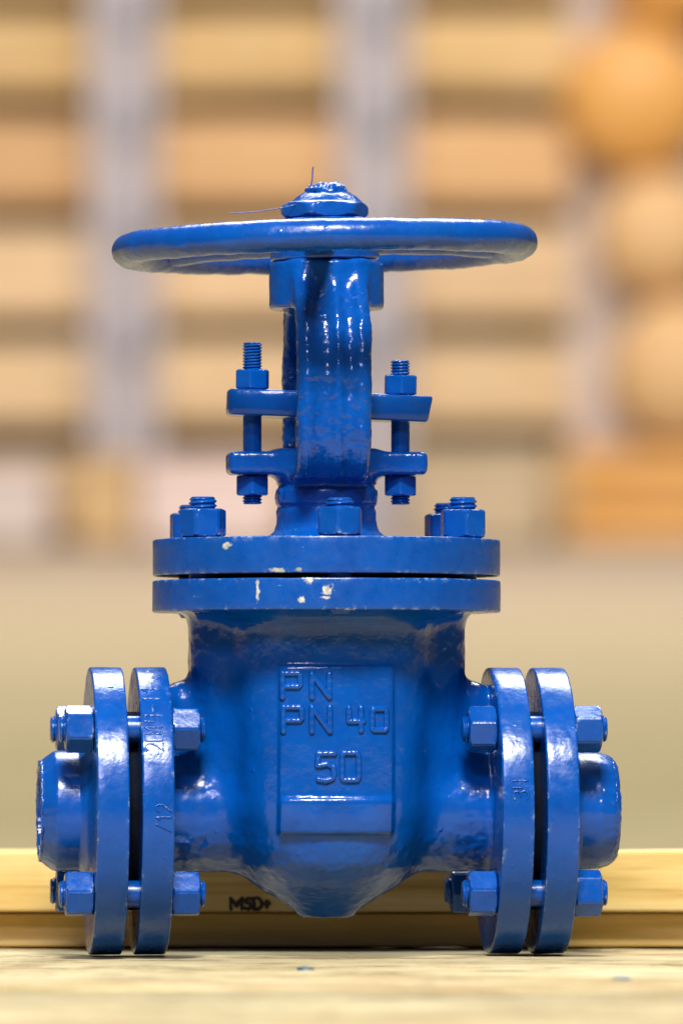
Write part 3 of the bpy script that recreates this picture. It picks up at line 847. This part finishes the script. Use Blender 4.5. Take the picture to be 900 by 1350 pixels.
# --- handwheel
wheel = empty('handwheel'); wheel.parent = valve
wheel.location = (-.001, 0, .4076); wheel.rotation_euler = (0, R(-1.3), 0)
V = []; F = []; S1, S2 = 200, 28
for i in range(S1):
    a = 2 * math.pi * i / S1
    for k in range(S2):
        t = 2 * math.pi * k / S2
        r = 113.4 + 9.3 * math.cos(t)
        V.append((r * math.cos(a), r * math.sin(a), 9.2 * math.sin(t)))
for i in range(S1):
    for k in range(S2):
        F.append((i * S2 + k, ((i + 1) % S1) * S2 + k, ((i + 1) % S1) * S2 + (k + 1) % S2, i * S2 + (k + 1) % S2))
me = mesh_mm('rim', V, F); displace(me, .5, .035, 5.0, 3, lambda p: .5 * nz(p, .15, 3, 2) * (1 if p.z < -3 else .25))
link('rim', me, M['wheel'], wheel, smooth=60)
V, F = lathe(rounded([(12, -8.2, 0), (31.5, -8.2), (31.5, 4), (27, 16), (12, 16, 0)], 2, 3), 96)
me = fix_normals(mesh_mm('hub', V, F)); displace(me, .3, .08, 6.0)
link('hub', me, M['rough_cast'], wheel, smooth=40)
for a in (20, 140, 260):
    V = []; F = []; nseg = 14; S = 16
    for i in range(nseg + 1):
        t = i / nseg; x = 26 + t * 84; w = 9.5 - 3 * math.sin(math.pi * t) + 2.5 * t * t; h = 6.2 - 1.2 * math.sin(math.pi * t)
        for k in range(S):
            b_ = 2 * math.pi * k / S
            V.append((x, w * math.cos(b_), h * math.sin(b_) + 1.5 * (1 - t)))
    for i in range(nseg):
        for k in range(S):
            F.append((i * S + k, i * S + (k + 1) % S, (i + 1) * S + (k + 1) % S, (i + 1) * S + k))
    me = fix_normals(mesh_mm('spoke', V, F)); displace(me, .6, .09, a * .1)
    sp = link('spoke', me, M['rough_cast'], wheel, smooth=60); sp.rotation_euler = (0, 0, R(a))

# wheel nut with dome, chipped stem end, threads of dried paint
me = nut_mesh('wheel_nut', 45.5, 9.8, 10, 1.2)
wn_o = link('wheel_nut', me, M['nut'], valve, smooth=28); wn_o.location = (-.001, 0, .4236); wn_o.rotation_euler = (0, 0, R(-90 + 5))
V, F = lathe([(8, 432.5), (21.3, 432.9), (17, 436.6), (13.2, 438.8), (8, 439)], 64)
me = fix_normals(mesh_mm('nut_crown', V, F)); displace(me, .5, .15, 3.3)
link('nut_crown', me, M['rough_cast'], valve, smooth=50)
prof = [(.2, 436), (11.8, 436), (12.0, 439), (11.6, 441), (9.8, 443), (6, 444), (.2, 444.2)]
V, F = lathe(prof, 64)
bm = bmesh.new()
me = fix_normals(mesh_mm('stem_end', V, F)); bm.from_mesh(me)
bmesh.ops.subdivide_edges(bm, edges=bm.edges, cuts=2, use_grid_fill=True); bm.to_mesh(me); bm.free()
displace(me, 1.7, .22, 8.0, 4)
link('stem_end', me, M['worn'], valve, smooth=30)
def hair(pts, r=.35):
    V, F = capsule_strokes([pts], r)
    return link('paint_thread', mesh_mm('paint_thread', V, F), M['nut'], valve, smooth=80)
hair([(-57 + 46 * t, -14, 425.8 + .5 * math.sin(t * 3) + 7.5 * t ** 2.2) for t in [i / 16 for i in range(17)]], .24)
hair([(-10.5 + 2.6 * t + .5 * math.sin(t * 5), -9, 441 + 12 * t) for t in [i / 10 for i in range(11)]], .38)

# ------------------------------------------------------------------ stacked timber and stores behind
BD = 30.0                                            # metres from the camera
BY = BD - DIST
K = F_PX / BD
G = BD / 14.0
def bxp(px): return (px - 450) / K
def bzp(py): return CAM_Z + (HORIZON - py) / K

gz = ground_z(BY)
rows = [(712, 596), (560, 449), (418, 300), (268, 152), (120, 14), (-20, -140), (-170, -290)]
tints = [(.62, .44, .24), (.70, .53, .32), (.72, .54, .33), (.66, .43, .22), (.66, .47, .23), (.66, .47, .24), (.66, .46, .25)]
order = ['lowest timber of the stack behind the valve', 'second timber up in the stack behind the valve', 'third timber up in the stack behind the valve',
         'fourth timber up in the stack behind the valve', 'fifth timber up in the stack behind the valve', 'sixth timber up in the stack behind the valve', 'topmost timber of the stack behind the valve']
x_l, x_r = -1.35 * G, bxp(752)
zt_prev = None
for i, (pb, pt) in enumerate(rows):
    zb, zt = bzp(pb), bzp(pt)
    if i == 0: zb = ground_z(BY + .31 * G) + .01
    me = beam_mesh('stacked_timber', x_r - x_l, .62 * G, zt - zb, .02, 24, .006, i * 2.3)
    c = tints[i]
    mt = wood('stacked_timber_wood', tuple(v * 1.1 for v in c), c, tuple(v * .72 for v in c), (.5, 7, 7), .3, knots=False)
    o = link('stacked_timber', me, mt)
    o.location = ((x_l + x_r) / 2, BY + .31 * G, zb)
    tag(o, 'long tan squared ' + order[i], 'timber')
    if zt_prev is not None:
        for bx in (x_l + .1 * G, bxp(165), bxp(492), x_r - .06 * G):
            b_ = link('bearer', beam_mesh('bearer', .07 * G, .5 * G, zb - zt_prev + .006, .003, 2, 0.0), M['bearer'])
            b_.location = (bx, BY + .36 * G, zt_prev - .003)
            tag(b_, 'dark wooden spacer block between the stacked timbers', 'spacer', 'spacers between the stacked timbers')
    zt_prev = zt

def box_mesh(name, lx, ly, lz, bev=.01):
    bm = bmesh.new(); bmesh.ops.create_cube(bm, size=1)
    for v in bm.verts: v.co = Vector((v.co.x * lx, v.co.y * ly, (v.co.z + .5) * lz))
    bmesh.ops.bevel(bm, geom=bm.edges, offset=bev, segments=3, affect='EDGES')
    me = bpy.data.meshes.new(name); bm.to_mesh(me); bm.free(); return me

# galvanised uprights that hold the stack
def upright(px0, px1, lab):
    x0, x1 = bxp(px0), bxp(px1); cx, w = (x0 + x1) / 2, x1 - x0
    y = BY - .07 * G; z0 = ground_z(y) - .02; z1 = bzp(-330)
    r = tag(empty('steel_upright', (cx, y, z0)), lab, 'post')
    # U-channel: web and two flanges, open to the viewer
    t = .012; D = .06 * G; L = .02 * G
    prof = [(-w / 2, 0), (-w / 2, D), (w / 2, D), (w / 2, 0), (w / 2 - L, 0), (w / 2 - L, t), (w / 2 - t, t), (w / 2 - t, D - t), (-w / 2 + t, D - t), (-w / 2 + t, t), (-w / 2 + L, t), (-w / 2 + L, 0)]
    V = [(a, b - .0, z) for z in (0, z1 - z0) for a, b in prof]; n = len(prof)
    F = [(i, (i + 1) % n, n + (i + 1) % n, n + i) for i in range(n)] + [tuple(range(n)), tuple(range(n, 2 * n))]
    me = bpy.data.meshes.new('channel'); me.from_pydata(V, [], F); me.update()
    link('channel', fix_normals(me), M['steel'], r, smooth=25)
    for py in (15, 158, 300, 450):
        bo = link('bracket', box_mesh('bracket', .045 * G, .02 * G, .05 * G, .006), M['bolt_grey'], r)
        bo.location = (.012 * G, .04 * G, bzp(py) - .025 * G - z0)
    return r
upright(120, 210, 'galvanised steel upright near the free left end of the timber stack')
upright(446, 538, 'galvanised steel upright standing right behind the valve handwheel')

# orange pipes seen end-on, piled on an orange crate
def pipe(px, cz, rad, label, mat, ylen=.14):
    prof = [(rad * math.sin(t), -.16 * math.cos(t)) for t in [i * math.pi / 24 + .004 for i in range(12)]] + [(rad, .01), (rad, ylen), (.001, ylen)]
    V, F = lathe(prof, 48)
    V = [(x, h, z) for x, z, h in V]
    me = bpy.data.meshes.new('orange_pipe'); me.from_pydata(V, [], F); me.update()
    o = link('orange_pipe', fix_normals(me), mat); o.location = (bxp(px), BY - .05, cz)
    return tag(o, label, 'pipe')
crate = tag(empty('orange_crate', (bxp(850), BY, ground_z(BY) - .01)), 'orange slatted crate carrying the pile of orange pipes', 'crate')
ct = bzp(588) - crate.location.z
for i in range(3):
    h = ct / 3 - .012
    o = link('slat', box_mesh('slat', bxp(965) - bxp(735), .20, h, .012), M['orange'], crate); o.location = (0, 0, i * ct / 3)
for sx in (-1, 1):
    o = link('corner_post', box_mesh('corner_post', .06, .23, ct, .008), M['ochre'], crate); o.location = (sx * (bxp(965) - bxp(735)) * .46, 0, 0)
M['orange_pale'] = plain('faded_orange_paint', (.68, .43, .19), (.74, .50, .25), 3, .6)
zc = bzp(588); prev = None
for px, rp, mt, lab in ((900, 98, 'orange_pale', 'faded orange pipe end resting on the orange crate'), (868, 84, 'orange_pale', 'faded orange pipe end, second above the orange crate'),
                        (838, 99, 'orange', 'bright orange pipe end, third above the orange crate'), (884, 90, 'orange', 'bright orange pipe end at the top of the pile')):
    rr_ = rp / K
    if prev is None: zc = zc + rr_
    else: zc = prev[1] + math.sqrt((prev[2] + rr_) ** 2 - (bxp(px) - prev[0]) ** 2)
    pipe(px, zc, rr_, lab, M[mt]); prev = (bxp(px), zc, rr_)
# pale board closing the pile of pipes at the back
pb = tag(empty('pale_board', (bxp(916), BY + .16, ground_z(BY + .16) - .01)), 'pale grey upright board behind the orange pipes', 'board')
for i in range(6):
    o = link('panel', box_mesh('panel', .157, .05, 3.4, .006), M['palegrey'], pb); o.location = ((i - 2.5) * .16, 0, 0)
# boxes standing on the floor before the stack
def box(name, px0, px1, py0, mat, lab, cat, d=.6, off=-.85):
    f = (BD + off) / BD
    x0, x1 = bxp(px0) * f, bxp(px1) * f; y0 = BY + off
    zb = ground_z(y0 + d / 2) + .003; zt = CAM_Z + (HORIZON - py0) / K * f
    r = tag(empty(name, ((x0 + x1) / 2, y0 + d / 2, zb)), lab, cat)
    r.rotation_euler = (math.atan(SLOPE), 0, 0)
    link('carton', box_mesh('carton', x1 - x0, d, zt - zb, .025), mat, r)
    lid = link('lid', box_mesh('lid', (x1 - x0) * 1.03, d * 1.04, .05, .015), mat, r); lid.location = (0, 0, zt - zb - .035)
    return r
box('box', -60, 66, 612, M['palegrey'], 'pale grey box standing before the timber stack', 'box')
box('box', 96, 178, 602, M['ochre'], 'ochre box next to the pale pink box', 'box')
box('box', 184, 372, 606, M['pink'], 'pale pink box standing right behind the valve bonnet', 'box')
box('box', 540, 720, 590, M['sand'], 'khaki box standing before the steel upright and stack', 'box')
